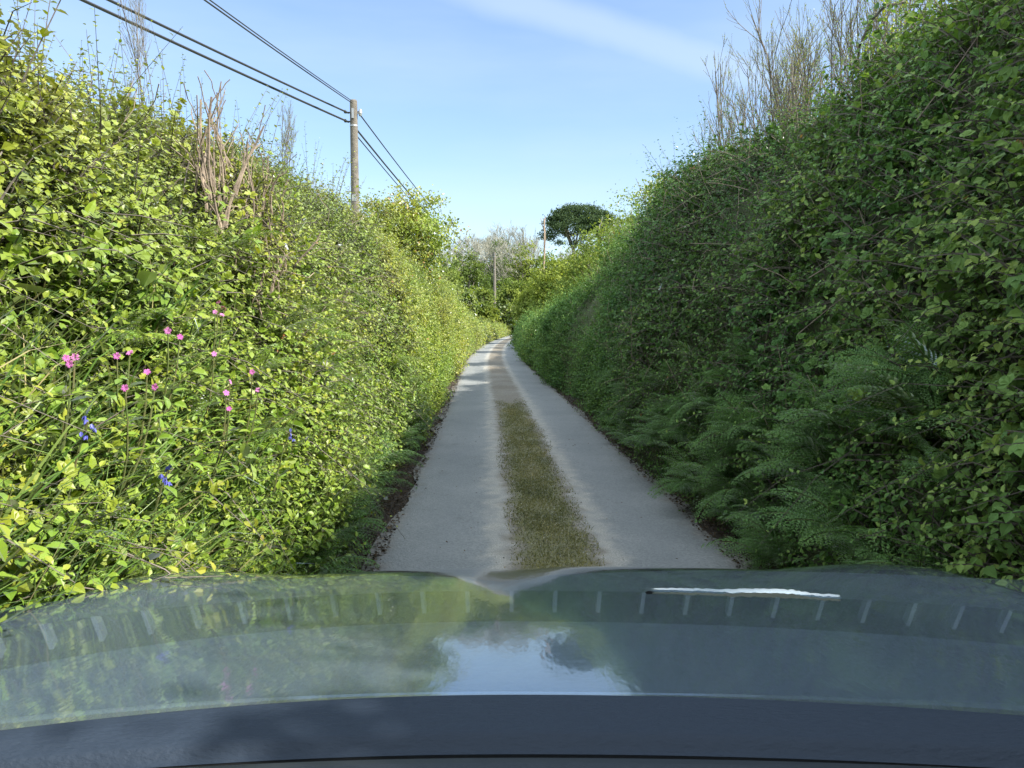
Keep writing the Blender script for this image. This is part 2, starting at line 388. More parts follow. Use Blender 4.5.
# left hedge: upper shrubs (hawthorn, bramble) in full sun
hedge(-1, 'hedge', 'tall sunlit hedge of mixed yellow-green shrubs along the top of the left bank', 'hedge', [
    dict(n=15500, y=(.2, 9.5), t=(.24, .80), leaf=.0355, k=11, len=.20, tpl=LEAFC, w=.85, tone=.50, stem=1, pw=.8),
    dict(n=2600, y=(.2, 9.5), t=(.20, .78), leaf=.052, k=6, len=.28, tpl=LEAF8, w=.66, tone=.42, stem=1, trio=True, patch=(.7, 0.0, 4.0), pw=.8),
    dict(n=1700, y=(.2, 9.5), t=(.52, .72), leaf=.034, k=14, len=.34, tpl=LEAF8, w=.62, tone=.55, stem=1, rise=1.1, droop=.05, pw=.7),
    dict(n=9000, y=(9.0, 22), t=(.18, .80), leaf=.055, k=11, len=.27, tpl=LEAF4, w=.75, tone=.52, pw=.6),
    dict(n=1500, y=(9.0, 22), t=(.5, .72), leaf=.05, k=12, len=.42, tpl=LEAF4, w=.7, tone=.58, rise=1.1, droop=.05, pw=.6),
    dict(n=6500, y=(21, 46), t=(.02, .80), leaf=.085, k=10, len=.36, tpl=LEAF4, w=.75, tone=.56, pw=.6),
    dict(n=4500, y=(45, 122), t=(.0, .85), leaf=.15, k=9, len=.5, tpl=LEAF4, w=.75, tone=.58, pw=.6),
    dict(n=520, y=(.4, 9.5), t=(.42, .74), leaf=.036, k=17, len=.62, tpl=LEAF8, w=.62, tone=.58, stem=1, rise=1.5, droop=.12, pw=.6),
    dict(n=800, y=(.4, 9.5), t=(.14, .60), leaf=.038, k=14, len=.46, tpl=LEAF8, w=.62, tone=.56, stem=1, rise=.5, droop=.55, pw=.7),
    dict(n=650, y=(9, 24), t=(.40, .76), leaf=.052, k=15, len=.75, tpl=LEAF4, w=.66, tone=.62, rise=1.5, droop=.12, pw=.5),
    dict(n=420, y=(23, 50), t=(.35, .78), leaf=.085, k=12, len=.9, tpl=LEAF4, w=.66, tone=.6, rise=1.5, droop=.12, pw=.5),
    dict(n=900, y=(-9, .3), t=(.0, .8), leaf=.12, k=9, len=.35, tpl=LEAF4, w=.75, tone=.5, pw=.0),
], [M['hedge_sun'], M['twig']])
# left undergrowth: nettles, docks, cleavers on the lower face
o, _ = hedge(-1, 'undergrowth', 'bright green nettles and wild herbs covering the lower left bank', 'undergrowth', [
    dict(n=6600, y=(.2, 9.5), t=(.015, .34), leaf=.060, k=9, len=.24, w=.60, tone=.45, stem=1, rise=1.2, droop=.02, pw=.8, lump=.20),
    dict(n=3200, y=(.2, 9.5), t=(.01, .30), leaf=.030, k=13, len=.22, w=.55, tone=.62, stem=1, rise=1.0, patch=(1.0, -.05, 9.0), pw=.8),
    dict(n=420, y=(.3, 8), t=(.05, .38), leaf=.11, k=5, len=.16, w=.42, tone=.45, rise=.8, patch=(.6, -.1, 17.0), pw=.8),
    dict(n=5200, y=(9.0, 22), t=(.01, .26), leaf=.06, k=10, len=.24, tpl=LEAF4, w=.62, tone=.62, rise=1.0, pw=.6, lump=.16),
    dict(n=1500, y=(20, 40), t=(.0, .2), leaf=.085, k=9, len=.28, tpl=LEAF4, w=.62, tone=.66, rise=1.0, pw=.6, lump=.16),
], [M['herb'], M['stem']])
o['kind'] = 'stuff'
# right hedge, in its own shade
hedge(1, 'hedge', 'tall dense dark green hedge in shade along the right side of the lane', 'hedge', [
    dict(n=10500, y=(.2, 9.5), t=(.10, .80), leaf=.046, k=11, len=.22, tpl=LEAF8, w=.66, tone=.45, stem=1, pw=.8),
    dict(n=3400, y=(.2, 9.5), t=(.16, .78), leaf=.060, k=6, len=.30, tpl=LEAF8, w=.70, tone=.42, stem=1, trio=True, patch=(.7, -.15, 4.0), pw=.8),
    dict(n=1300, y=(.2, 9.5), t=(.2, .70), leaf=.050, k=9, len=.34, tpl=LEAFC, w=.85, tone=.72, stem=1, patch=(.8, .05, 41.0), pw=.8),
    dict(n=2600, y=(1.0, 9.5), t=(.55, .82), leaf=.042, k=12, len=.42, tpl=LEAF8, w=.62, tone=.74, stem=1, rise=1.2, droop=.08, pw=.6),
    dict(n=3000, y=(.6, 10), t=(.0, .13), leaf=.040, k=9, len=.20, tpl=LEAF8, w=.6, tone=.5, stem=1, rise=.9, pw=.8, lump=.14),
    dict(n=9500, y=(9.0, 22), t=(.02, .80), leaf=.058, k=11, len=.27, tpl=LEAF4, w=.72, tone=.45, pw=.6),
    dict(n=1300, y=(9.0, 22), t=(.5, .74), leaf=.052, k=12, len=.45, tpl=LEAF4, w=.7, tone=.6, rise=1.1, droop=.05, pw=.6),
    dict(n=6500, y=(21, 46), t=(.0, .80), leaf=.085, k=10, len=.36, tpl=LEAF4, w=.75, tone=.5, pw=.6),
    dict(n=4000, y=(45, 122), t=(.0, .85), leaf=.15, k=9, len=.5, tpl=LEAF4, w=.75, tone=.52, pw=.6),
    dict(n=520, y=(.4, 9.5), t=(.42, .74), leaf=.036, k=17, len=.62, tpl=LEAF8, w=.62, tone=.58, stem=1, rise=1.5, droop=.12, pw=.6),
    dict(n=800, y=(.4, 9.5), t=(.14, .60), leaf=.038, k=14, len=.46, tpl=LEAF8, w=.62, tone=.56, stem=1, rise=.5, droop=.55, pw=.7),
    dict(n=650, y=(9, 24), t=(.40, .76), leaf=.052, k=15, len=.75, tpl=LEAF4, w=.66, tone=.62, rise=1.5, droop=.12, pw=.5),
    dict(n=420, y=(23, 50), t=(.35, .78), leaf=.085, k=12, len=.9, tpl=LEAF4, w=.66, tone=.6, rise=1.5, droop=.12, pw=.5),
    dict(n=1300, y=(-12, .3), t=(.0, .8), leaf=.12, k=9, len=.35, tpl=LEAF4, w=.75, tone=.5, pw=.0),
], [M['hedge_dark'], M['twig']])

# ------------------------------------------------------------------ grass
def blades(mb, P, L, lean, wid, tone, m=0):
    k = len(P); d = nz(UP + lean); az = rng.uniform(0, 6.28, k); sd = np.stack([np.cos(az), np.sin(az), 0 * az], -1)
    h = nz(np.stack([np.cos(az + 1.57), np.sin(az + 1.57), 0 * az], -1) + lean * 1.5)
    p0 = P; p1 = P + d * (L * .5)[:, None]; p2 = P + d * (L * .82)[:, None] + h * (L * .22)[:, None]; p3 = P + d * (L * .9)[:, None] + h * (L * .5)[:, None]
    w = wid[:, None] if not np.isscalar(wid) else wid
    V = np.stack([p0 - sd * w, p0 + sd * w, p1 - sd * w * .9, p1 + sd * w * .9, p2 - sd * w * .6, p2 + sd * w * .6, p3], 1)
    f4 = np.array([[0, 1, 3, 2], [2, 3, 5, 4]]); f3 = np.array([[4, 5, 6]])
    off = (np.arange(k) * 7)[:, None, None]
    mb.add(V.reshape(-1, 3), [(f4[None] + off).reshape(-1, 4), (f3[None] + off).reshape(-1, 3)], np.repeat(tone, 7), m)
mb = MB()
p, o_, y, t, l = bank_pts(-1, 4200, 1.2, 4.0, .0, .30, .0, .20)
k = vnoise(p + 3, 1.2) > -.05
p, o_, y, t = p[k], o_[k], y[k], t[k]
blades(mb, p, rng.uniform(.16, .42, len(p)), o_ * .7 + rng.normal(0, .25, p.shape), rng.uniform(.0025, .005, len(p)), np.clip(rng.normal(.62, .22, len(p)), 0, 1))
p, o_, y, t, l = bank_pts(-1, 2600, 4, 30, .0, .45, .8, .2)
blades(mb, p, rng.uniform(.12, .38, len(p)), o_ * .6 + rng.normal(0, .25, p.shape), rng.uniform(.002, .004, len(p)) * (1 + y / 14), np.clip(rng.normal(.6, .22, len(p)), 0, 1))
tag(mb.build('grass', [M['grass']]), 'long arching grass blades growing low on the left bank', 'grass', kind='stuff')

# grown-over middle of the lane
def moss():
    n = 110000
    y = dens_y(n, 1.5, 15.5, 1.3); u = rng.normal(0, .14, n)
    y = y + 0 * u
    edge = .30 + .06 * vnoise(np.stack([y * 1.2, u * 0 + np.sign(u) * 5, y * 0], -1))
    fade = 1 - sst(12.0, 15.0, y + .8 * vnoise(np.stack([u * 6, y, y * 0], -1)))
    k = (np.abs(u) < edge) & (rng.random(n) < fade * (.40 + .60 * sst(-.55, .35, vnoise(np.stack([u * 5, y * 2.2, y * 0], -1)))))
    y, u = y[k], u[k]; c = lane(y)
    P = np.stack([c + u + .01, y, hill(y) + .032 + 0 * y], -1); k = len(P)
    mb = MB()
    blades(mb, P, rng.uniform(.005, .020, k), rng.normal(0, .7, (k, 3)) * np.array([1, 1, .2]), rng.uniform(.0010, .0024, k) * (1 + y / 10),
           np.clip(.45 + .25 * vnoise(np.stack([u * 5, y * 2.5, y * 0 + 9], -1)) + rng.normal(0, .17, k), 0, 1))
    k2 = rng.random(len(P)) < .035; P2 = P[k2]; k = len(P2)
    blades(mb, P2, rng.uniform(.025, .06, k), rng.normal(0, .5, (k, 3)) * np.array([1, 1, .2]), rng.uniform(.0012, .0022, k), np.clip(rng.normal(.55, .2, k), 0, 1))
    tag(mb.build('moss', [M['moss']]), 'strip of short brownish-green moss and grass growing along the middle of the lane', 'moss', kind='stuff')
moss()

def litter():
    mb = MB()
    for side in (-1, 1):
        n = 9000; y = dens_y(n, 1.5, 30, 1.2); u = side * (1.10 + np.abs(rng.normal(0, .20, n)))
        P = np.stack([lane(y) + u, y, hill(y) + rng.uniform(.0, .03, n)], -1)
        leaves(mb, P, nz(rnd_dir(n) * np.array([1, 1, .3])), UP + rng.normal(0, .45, (n, 3)), rng.uniform(.010, .042, n), rng.uniform(.2, .7, n), np.clip(rng.normal(.42, .25, n), 0, 1), LEAF4)
        n = 260; y = dens_y(n, 2.5, 25, .8); P = np.stack([lane(y) + side * rng.uniform(.3, 1.15, n), y, hill(y) + .04 + 0 * y], -1)
        leaves(mb, P, nz(rnd_dir(n) * np.array([1, 1, .2])), UP + rng.normal(0, .3, (n, 3)), rng.uniform(.006, .022, n), .6, np.clip(rng.normal(.6, .25, n), 0, 1), LEAF4)
        n = 260; y = dens_y(n, 2, 14, 1.0); u = side * (1.25 + np.abs(rng.normal(0, .12, n)))
        a = rnd_dir(n) * np.array([1, 1, .15]); L = rng.uniform(.05, .22, n)
        Q = np.stack([lane(y) + u, y, hill(y) + .025 + 0 * y], -1)[:, None] + a[:, None] * (np.linspace(-.5, .5, 3)[None] * L[:, None])[..., None]
        tubes(mb, Q, np.full((n, 3), .003), 3, .6)
    tag(mb.build('leaf_litter', [M['litter']]), 'dark brown leaf litter and twigs along both lane edges', 'leaf litter', kind='stuff')
litter()

# ------------------------------------------------------------------ ferns at the foot of the right bank
def frond(L, elev, az, npair=13, plen=.40):
    """leaflet arrays for one arching twice-divided frond plus its stalk line"""
    s = np.linspace(0, 1, 40); el = elev - 1.35 * s ** 1.3
    dx, dz = np.cos(el) / 40 * L, np.sin(el) / 40 * L
    rx, rz_ = np.cumsum(dx), np.cumsum(dz)
    P, Y, Nn, S = [], [], [], []
    for i in range(npair):
        q = .26 + .72 * i / (npair - 1); k = int(q * 39)
        b = np.array([rx[k], 0, rz_[k]]); tdir = np.array([math.cos(el[k]), 0, math.sin(el[k])]); nrm = np.array([-math.sin(el[k]), 0, math.cos(el[k])])
        w = plen * L * (1 - (q - .26) / .78) ** .75 * random.uniform(.9, 1.08)
        for sg in (-1, 1):
            pd = nz(np.array([0, sg * 1., 0]) * .88 + tdir * .52 - nrm * random.uniform(0, .22))
            pn = nz(nrm + np.array([0, sg * -.2, 0])); px_ = np.cross(pd, pn)
            m_ = max(4, int(12 * w / (plen * L)))
            for j in range(m_):
                r = (j + .6) / m_
                for s2 in (-1, 1):
                    P.append(b + pd * w * r - nrm * w * .18 * r * r); Y.append(nz(pd * .85 + px_ * s2 * .8)); Nn.append(pn + rng.normal(0, .18, 3)); S.append((.036 + .085 * w) * (1.08 - r) ** .7)
            P.append(b + pd * w * .9); Y.append(pd); Nn.append(pn); S.append(w * .10)
    P, Y, Nn, S = map(np.array, (P, Y, Nn, S))
    ca, sa = math.cos(az), math.sin(az); rot = np.array([[ca, -sa, 0], [sa, ca, 0], [0, 0, 1]])
    line = np.stack([rx, 0 * rx, rz_], -1)[::8] @ rot.T
    return P @ rot.T, Y @ rot.T, Nn @ rot.T, S, line
def fern_mesh(nf):
    mb = MB(); st = []
    for i in range(nf):
        az = rng.uniform(-1.7, 1.7)
        P, Y, Nn, S, line = frond(rng.uniform(.55, .95), rng.uniform(.65, 1.25), az)
        leaves(mb, P, Y, Nn, S, .36, np.clip(rng.normal(.5, .13) + rng.normal(0, .1, len(P)), 0, 1), LEAF4)
        st.append(line)
    tubes(mb, np.array(st), np.broadcast_to(np.linspace(.006, .0015, 5), (nf, 5)), 4, .4, 1)
    return mesh_np('fern', np.concatenate(mb.V), mb.Fc, np.concatenate(mb.T), [M['fern'], M['stem']], mb.M)
ferns = [fern_mesh(n) for n in (6, 7, 5, 8)]
FL = 'arching feathery green fern rooted low on the shaded right bank'
for i in range(92):
    y = float(dens_y(1, 2.6, 11, .7)[0]); t = float(rng.uniform(.03, .15) if i % 5 else rng.uniform(.10, .20))
    p, n_ = bank(1, np.array([y]), np.array([t]))
    o = link('fern', ferns[i % 4]); s = rng.uniform(.42, .74) * (1 - .030 * y)
    o.location = Vector(p[0] + n_[0] * .12); o.scale = (s,) * 3
    o.rotation_euler = (rng.normal(0, .28), rng.normal(0, .22), math.pi + rng.normal(0, .8))
    tag(o, FL, 'fern', 'ferns along the foot of the right bank')
for i in range(7):
    y = [4.6, 5.3, 6.0, 6.9, 8.1, 9.4, 3.9][i]; p, n_ = bank(-1, np.array([y]), np.array([.05]))
    o = link('fern', ferns[i % 4]); s = rng.uniform(.45, .7)
    o.location = Vector(p[0] + n_[0] * .08); o.scale = (s,) * 3; o.rotation_euler = (0, 0, rng.normal(0, .4))
    tag(o, 'small feathery fern at the foot of the sunlit left bank', 'fern', 'small ferns at the foot of the left bank')

M['feather'] = M['herb']
feathers = []
for nf in (6, 8):
    me = fern_mesh(nf); me.materials[0] = M['herb']; feathers.append(me)
for i in range(34):
    y = float(dens_y(1, 1.8, 10, .6)[0]); p, n_ = bank(-1, np.array([y]), np.array([rng.uniform(.04, .36)]))
    o = link('cow_parsley', feathers[i % 2]); s = rng.uniform(.30, .52)
    o.location = Vector(p[0] + n_[0] * .14); o.scale = (s,) * 3; o.rotation_euler = (rng.normal(0, .15), rng.normal(-.3, .15), rng.normal(0, .5))
    tag(o, 'bright feathery cow parsley leaves among the herbs of the left bank', 'cow parsley', 'cow parsley on the left bank')

# ------------------------------------------------------------------ branching woody plants
def branchlines(base, d0, length, r0, levels, kids, curl=.25, ang=.6, lenf=.62, grav=0.0, lift=.15, K=5):
    """polylines of a branching plant -> list of (points, radii, level)"""
    out = []
    def grow(p, d, L, r, lv):
        pts, dd = [p], d; q = p
        for i in range(K - 1):
            dd = nz(dd + rng.normal(0, curl, 3) * .5 + UP * lift * .3 - UP * grav * .3); q = q + dd * L / (K - 1); pts.append(q)
        tip = r * (.55 if lv else .25)
        out.append((np.array(pts), np.linspace(r, tip, K), lv))
        if lv == 0: return
        n = max(1, int(round(kids[levels - lv] * rng.uniform(.75, 1.25))))
        for i in range(n):
            f = rng.uniform(.3, 1.0) if lv < levels else rng.uniform(.35, 1.0)
            k = f * (K - 1); a = min(int(k), K - 2); b = pts[a] + (pts[a + 1] - pts[a]) * (k - a)
            ax = nz(pts[a + 1] - pts[a]); side = nz(np.cross(ax, rnd_dir(1)[0]))
            grow(b, nz(ax * math.cos(ang) + side * math.sin(ang) * rng.uniform(.7, 1.2)), L * lenf * rng.uniform(.7, 1.15) * (1.15 - .5 * f), (r + (tip - r) * f) * .62, lv - 1)
    grow(np.array(base, float), nz(np.array(d0, float)), length, r0, levels)
    return out
def add_lines(mb, lines, sides=4, m=0, rmin=0.0, tone=.5):
    P = np.array([a for a, _, _ in lines]); Rr = np.maximum(np.array([b for _, b, _ in lines]), rmin)
    tubes(mb, P, Rr, sides, tone, m)

# bare budding saplings on the right hedge top
def sapling_mesh(h, shoots, buds, mat, spreadx=.24):
    mb = MB(); B = []
    for i in range(shoots):
        b = np.array([rng.normal(0, .12), rng.normal(0, .12), -.3])
        ln = branchlines(b, [rng.normal(0, spreadx), rng.normal(0, spreadx), 1], h * rng.uniform(.6, 1.05) + .3, .0068 * rng.uniform(.7, 1.3), 2, [10, 5], .16, .50, .36, 0, .3, 6)
        add_lines(mb, ln, 4, 0, .0011)
        for a, r, lv in ln:
            for q in np.linspace(.3 if lv == 2 else .15, 1, 9 if lv == 2 else 5):
                k = q * (len(a) - 1); j = min(int(k), len(a) - 2); B.append(a[j] + (a[j + 1] - a[j]) * (k - j))
    B = np.array(B); B = B[B[:, 2] > .2]
    n = len(B); leaves(mb, B, rnd_dir(n) * .7 + UP * .7, rnd_dir(n), rng.uniform(.006, buds, n), .6, rng.uniform(.3, 1, n), LEAF4, 1)
    return mesh_np('bare_sapling', np.concatenate(mb.V), mb.Fc, np.concatenate(mb.T), [mat, M['young']], mb.M)
saps = [sapling_mesh(1.25, 7, .012, M['twig']), sapling_mesh(1.05, 8, .014, M['twig']), sapling_mesh(1.4, 6, .011, M['twig']), sapling_mesh(1.1, 5, .045, M['twig'])]
def top_of(side, y, t=TT): return bank(side, np.array([float(y)]), np.array([t]))[0][0]
for i, (y, t, s, k) in enumerate([(6.3, .60, .8, 0), (6.7, .64, .9, 1), (7.0, .60, .9, 2), (7.4, .63, 1.0, 0), (7.8, .60, 1.0, 1), (8.2, .64, 1.05, 2), (8.6, .60, 1.0, 0), (9.0, .63, 1.05, 1),
                                  (9.5, .60, .95, 2), (10.0, .62, .9, 0), (10.6, .6, .9, 1), (11.6, .6, .75, 2), (13.5, .6, .5, 0)]):
    o = link('bare_sapling', saps[k]); o.location = Vector(top_of(1, y, t) + np.array([0, 0, .05])); s *= 1.32; o.scale = (s * .95, s * .95, s); o.rotation_euler.z = rng.uniform(0, 6.28)
    tag(o, 'bare upright sapling with tiny buds rising from the right hedge top', 'sapling', 'bare saplings on the right hedge')
for i, (y, t, s) in enumerate([(4.2, .62, .9), (4.6, .60, .8), (4.9, .64, 1.0), (5.2, .61, .9), (5.5, .64, 1.0), (5.9, .6, .9), (3.8, .62, .9)]):
    o = link('leafing_sapling', saps[3]); o.location = Vector(top_of(1, y, t)); s *= 1.05; o.scale = (s,) * 3; o.rotation_euler.z = rng.uniform(0, 6.28)
    tag(o, 'sapling with opening yellow-green leaves at the top right of the right hedge', 'sapling', 'leafing saplings on the right hedge')

# arching bramble branch hanging from the right hedge top
mb = MB()
Q = np.array([at(905, 2, 4.9), at(885, 6, 4.9), at(870, 22, 4.95), at(860, 45, 5.0), at(856, 66, 5.05), at(851, 82, 5.1)])
tubes(mb, Q[None], np.array([[.009, .009, .008, .007, .005, .003]]), 6)
for i in range(46):
    k = rng.uniform(.3, 4.9); j = int(k); c = Q[j] + (Q[j + 1] - Q[j]) * (k - j) + rng.normal(0, .02, 3)
    leaves(mb, c[None], rnd_dir(1), UP[None] + rng.normal(0, .5, (1, 3)), rng.uniform(.03, .06, 1), .7, rng.uniform(.3, .8, 1), LEAF8, 1)
tag(mb.build('bramble_branch', [M['twig'], M['hedge_dark']]), 'dark arching branch with leaves drooping from the top of the right hedge', 'branch')

# left: bare saplings and dead cut stems
for (px, py, D, s, k, lab) in [(150, 95, 6.0, .62, 2, 'thin bare sapling rising alone above the left hedge near the overhead wires'),
                               (286, 172, 8.0, .60, 1, 'pale bare sapling on the left hedge between the dead stems and the utility pole')]:
    o = link('bare_sapling', saps[k]); o.location = Vector(at(px, py, D)); o.scale = (s * .75, s * .75, s); o.rotation_euler.z = rng.uniform(0, 6); tag(o, lab, 'sapling')
def hit(px, py, off=.30, side=-1):
    for D in np.arange(1.6, 40, .03):
        p = at(px, py, D)
        ts = np.linspace(0, .7, 60); q, n = bank(side, np.full(60, D), ts); q = q + n * off
        x = np.interp(p[2], q[:, 2], q[:, 0])
        if (p[0] - x) * side > 0: return p, D
    return p, D
def deadstems(name, px0, px1, py0, py1, D, n, h, label):
    mb = MB(); L = []
    for i in range(n):
        f = rng.random(); b = hit(px0 + (px1 - px0) * f + rng.normal(0, 4), py0 + (py1 - py0) * f + rng.normal(0, 10), .27)[0]
        L += branchlines(b - UP * .1 + rng.normal(0, .05, 3), [rng.normal(.02, .16), rng.normal(0, .16), 1], h * rng.uniform(.4, 1.1),   .0055 * rng.uniform(.5, 1.7), 1, [2.0], .30, .4, .45, 0, .1, 6)
    add_lines(mb, L, 5, 0, .0022)
    tag(mb.build(name, [M['dead']]), label, 'dead shrub')
deadstems('dead_shrub', 204, 262, 186, 206, 6.6, 40, .48, 'upright clump of pale dead cut stems on the crest of the left hedge')
deadstems('dead_shrub', 246, 292, 282, 240, 6.6, 30, .30, 'tangle of dry brown dead stems halfway down the left hedge')

# loose dry twigs tangled through the right hedge
mb = MB(); n = 620
p, o_, y, t, l = bank_pts(1, n, 3, 18, .15, .62, .6, .3)
d = nz(rnd_dir(n) * np.array([.6, 1, 1]) + UP * .5 + o_ * .3); L = rng.uniform(.15, .75, n)
Q = (p + o_ * .10)[:, None] + d[:, None] * (np.linspace(-.4, .6, 4)[None] * L[:, None])[..., None] + rng.normal(0, .012, (n, 4, 3))
tubes(mb, Q, np.full((n, 4), 1) * rng.uniform(.0012, .0030, (n, 1)), 4)
p, o_, y, t, l = bank_pts(-1, 150, 3.2, 12, .25, .62, .6, .3); n = 150
d = nz(rnd_dir(n) + UP * .6 + o_ * .3); L = rng.uniform(.15, .5, n)
Q = (p + o_ * .12)[:, None] + d[:, None] * (np.linspace(-.4, .6, 4)[None] * L[:, None])[..., None] + rng.normal(0, .012, (n, 4, 3))
tubes(mb, Q, np.full((n, 4), 1) * rng.uniform(.0014, .003, (n, 1)), 4)
tag(mb.build('dry_twigs', [M['dead']]), 'thin dry straw-coloured twigs tangled through both hedges', 'twigs', kind='stuff')

# ------------------------------------------------------------------ flowers
def flower_bm(c, face, r, tone):
    mb = MB(); a = nz(np.cross(face, UP + .01)); b = np.cross(face, a)
    ph = np.arange(5) * 2 * math.pi / 5 + rng.uniform(0, 1)
    for h in (-.22, .22):      # notched petals: two lobes each
        Y = np.cos(ph + h)[:, None] * a + np.sin(ph + h)[:, None] * b + face * .25
        leaves(mb, np.repeat(c[None], 5, 0), Y, np.repeat(face[None], 5, 0) + rng.normal(0, .1, (5, 3)), r, .52, np.full(5, tone), LEAF8)
    return mb
def campion(spots, label, group=None):
    pts = [hit(*s, .42) for s in spots]; base = np.mean([p for p, _ in pts], 0) + np.array([-.10, .03, -.34])
    root = tag(empty('campion', base), label, 'flower', group)
    st = MB(); Qs = []
    for p, D in pts:
        q = p - base; w = np.linspace(0, 1, 5)[:, None]
        Qs.append(w * q + np.sin(w * math.pi) * np.array([.02, 0, -.01]))
    tubes(st, np.array(Qs), np.broadcast_to(np.linspace(.004, .002, 5), (len(Qs), 5)), 5)
    for Q in Qs:
        for w in (1, 2, 3):
            leaves(st, np.repeat(Q[w][None], 2, 0), np.array([[.7, .5, .2], [-.5, -.7, .2]]), UP[None] + rng.normal(0, .2, (2, 3)), .055, .4, np.array([.5, .6]), LEAF8, 1)
    st.build('stem', [M['stem'], M['herb']], root)
    for p, D in pts:
        face = nz(nz(np.array([-p[0], -p[1], CAMH + .6 - p[2]])) + rng.normal(0, .38, 3))
        flower_bm(p - base, face, .0118 * rng.uniform(.75, 1.15), rng.random()).build('flower', [M['petal_pink']], root)
campion([(70, 364), (75, 357), (66, 358)], 'bright pink campion with three clustered flowers, leftmost on the left bank')
campion([(117, 356), (130, 353)], 'pink campion with two flowers side by side on the left bank')
campion([(125, 388), (155, 387)], 'pink campion with two separate flowers below the side-by-side pair')
campion([(168, 331), (180, 337)], 'pale pink campion with two faint flowers on the left bank')
campion([(218, 302), (224, 308), (215, 312), (222, 315)], 'tall pink campion with four clustered flowers, highest on the left bank')
campion([(214, 354)], 'single pink campion flower just below the highest pink cluster')
campion([(147, 372)], 'single pale campion flower between the two pink pairs')
campion([(230, 382), (226, 393), (229, 409)], 'pink campion with three flowers one above another on the left bank')
campion([(252, 372), (258, 390)], 'pair of faint pink campion flowers, rightmost on the left bank')
def bluebell(px, py, label, n=9):
    p, D = hit(px, py, .40); base = p + np.array([-.08, .02, -.26]); root = tag(empty('bluebell', base), label, 'flower')
    q = p - base; st = MB(); w = np.linspace(0, 1, 5)[:, None]
    tubes(st, (w * q + np.sin(w * 3.14) * np.array([0, 0, .03]))[None], np.full((1, 5), .003), 5); st.build('stem', [M['stem']], root)
    mb = MB()
    for i in range(n):
        c = q + np.array([rng.normal(0, .010), rng.normal(0, .010), -.055 * i / n + .015]); a = rng.uniform(0, 6.28, 5)
        Y = np.stack([np.cos(a) * .55, np.sin(a) * .55, -np.ones(5)], -1)
        leaves(mb, np.repeat(c[None], 5, 0), Y, rnd_dir(5), .015, .5, rng.random(5), LEAF8)
    mb.build('blossom', [M['petal_blue']], root)
bluebell(168, 470, 'deep blue bluebell low on the left bank')
bluebell(88, 422, 'pale violet-blue bluebell below the leftmost pink flowers', 6)
bluebell(290, 432, 'small bluebell, rightmost of the three bluebells on the left bank', 5)

# ------------------------------------------------------------------ utility poles and wires
pole_mat = prin('weathered_pole', (.075, .066, .056), .85, (40, .8, .02), 0, (7, (.165, .148, .122)))
steel = prin('galvanised_steel', (.35, .36, .37), .45, None, .8)
black = prin('black_rubber', (.02, .02, .022), .5)
def lathe(mb, prof, c=(0, 0, 0), seg=16, m=0):
    a = np.arange(seg) / seg * 2 * np.pi; V = np.array([[r * math.cos(t), r * math.sin(t), z] for r, z in prof for t in a]) + np.array(c)
    k = len(prof); i, j = np.meshgrid(np.arange(k - 1), np.arange(seg), indexing='ij'); j2 = (j + 1) % seg
    mb.add(V, [np.stack([i * seg + j, i * seg + j2, (i + 1) * seg + j2, (i + 1) * seg + j], -1).reshape(-1, 4), np.arange(seg)[None] + (k - 1) * seg], .5, m)
def utility_pole(base, top, r, label):
    h = top - base[2]; root = tag(empty('utility_pole', base), label, 'utility pole')
    mb = MB(); lathe(mb, [(r * 1.25, -.5), (r * 1.15, h * .4), (r, h - .03), (r * .8, h)]); mb.build('shaft', [pole_mat], root, smooth=False)
    mb = MB(); box(mb, (.0, -r - .02, h - .32), (.05, .03, .22)); lathe(mb, [(.03, -.06), (.045, 0), (.045, .04), (.02, .09)], (r + .07, -.02, h - .30), 10); box(mb, (r + .02, -.02, h - .30), (.12, .03, .03)); mb.build('bracket', [steel], root)
    mb = MB(); lathe(mb, [(r * 1.0, h - .60), (r * 1.09, h - .595), (r * 1.09, h - .56), (r, h - .555)]); mb.build('band', [steel], root)
    mb = MB(); box(mb, (0, -r * 1.1, h - 2.2), (.10, .012, .14)); mb.build('plate', [steel], root)
    for k, z in enumerate((h - .28, h - .48)):
        mb = MB(); box(mb, (-r - .05, 0, z), (.14, .03, .03)); lathe(mb, [(.02, -.03), (.035, 0), (.02, .04)], (-r - .11, 0, z + .015), 10); mb.build('insulator', [black], root)
    for k, z in enumerate((h * .62, h * .55)):
        mb = MB(); box(mb, ((r + .06) * (1 if k else -1), 0, z), (.14, .02, .02)); mb.build('step', [steel], root)
    return root
PD = 17.5
ptop = at(353.5, 100, PD); utility_pole((ptop[0], PD, ground_z(ptop[0], PD) - .1), ptop[2], .085, 'tall weathered wooden utility pole standing behind the left hedge')
FD = 96.0
ftop = at(494.5, 252, FD); utility_pole((ftop[0], FD, float(ground_z(ftop[0], FD)) - .1), ftop[2], .16, 'slim pale utility pole in the distance beside the bend of the lane')
def wire(a, b, r, label, sag=.0, mat=black):
    w = np.linspace(0, 1, 24)[:, None]; Q = a + (b - a) * w; Q[:, 2] -= (4 * w * (1 - w))[:, 0] * sag
    mb = MB(); tubes(mb, Q[None], np.full((1, 24), r), 6); tag(mb.build('overhead_wire', [mat]), label, 'wire')
def through(p0, px, py, D, ext):
    q = at(px, py, D); return p0 + (q - p0) * ext
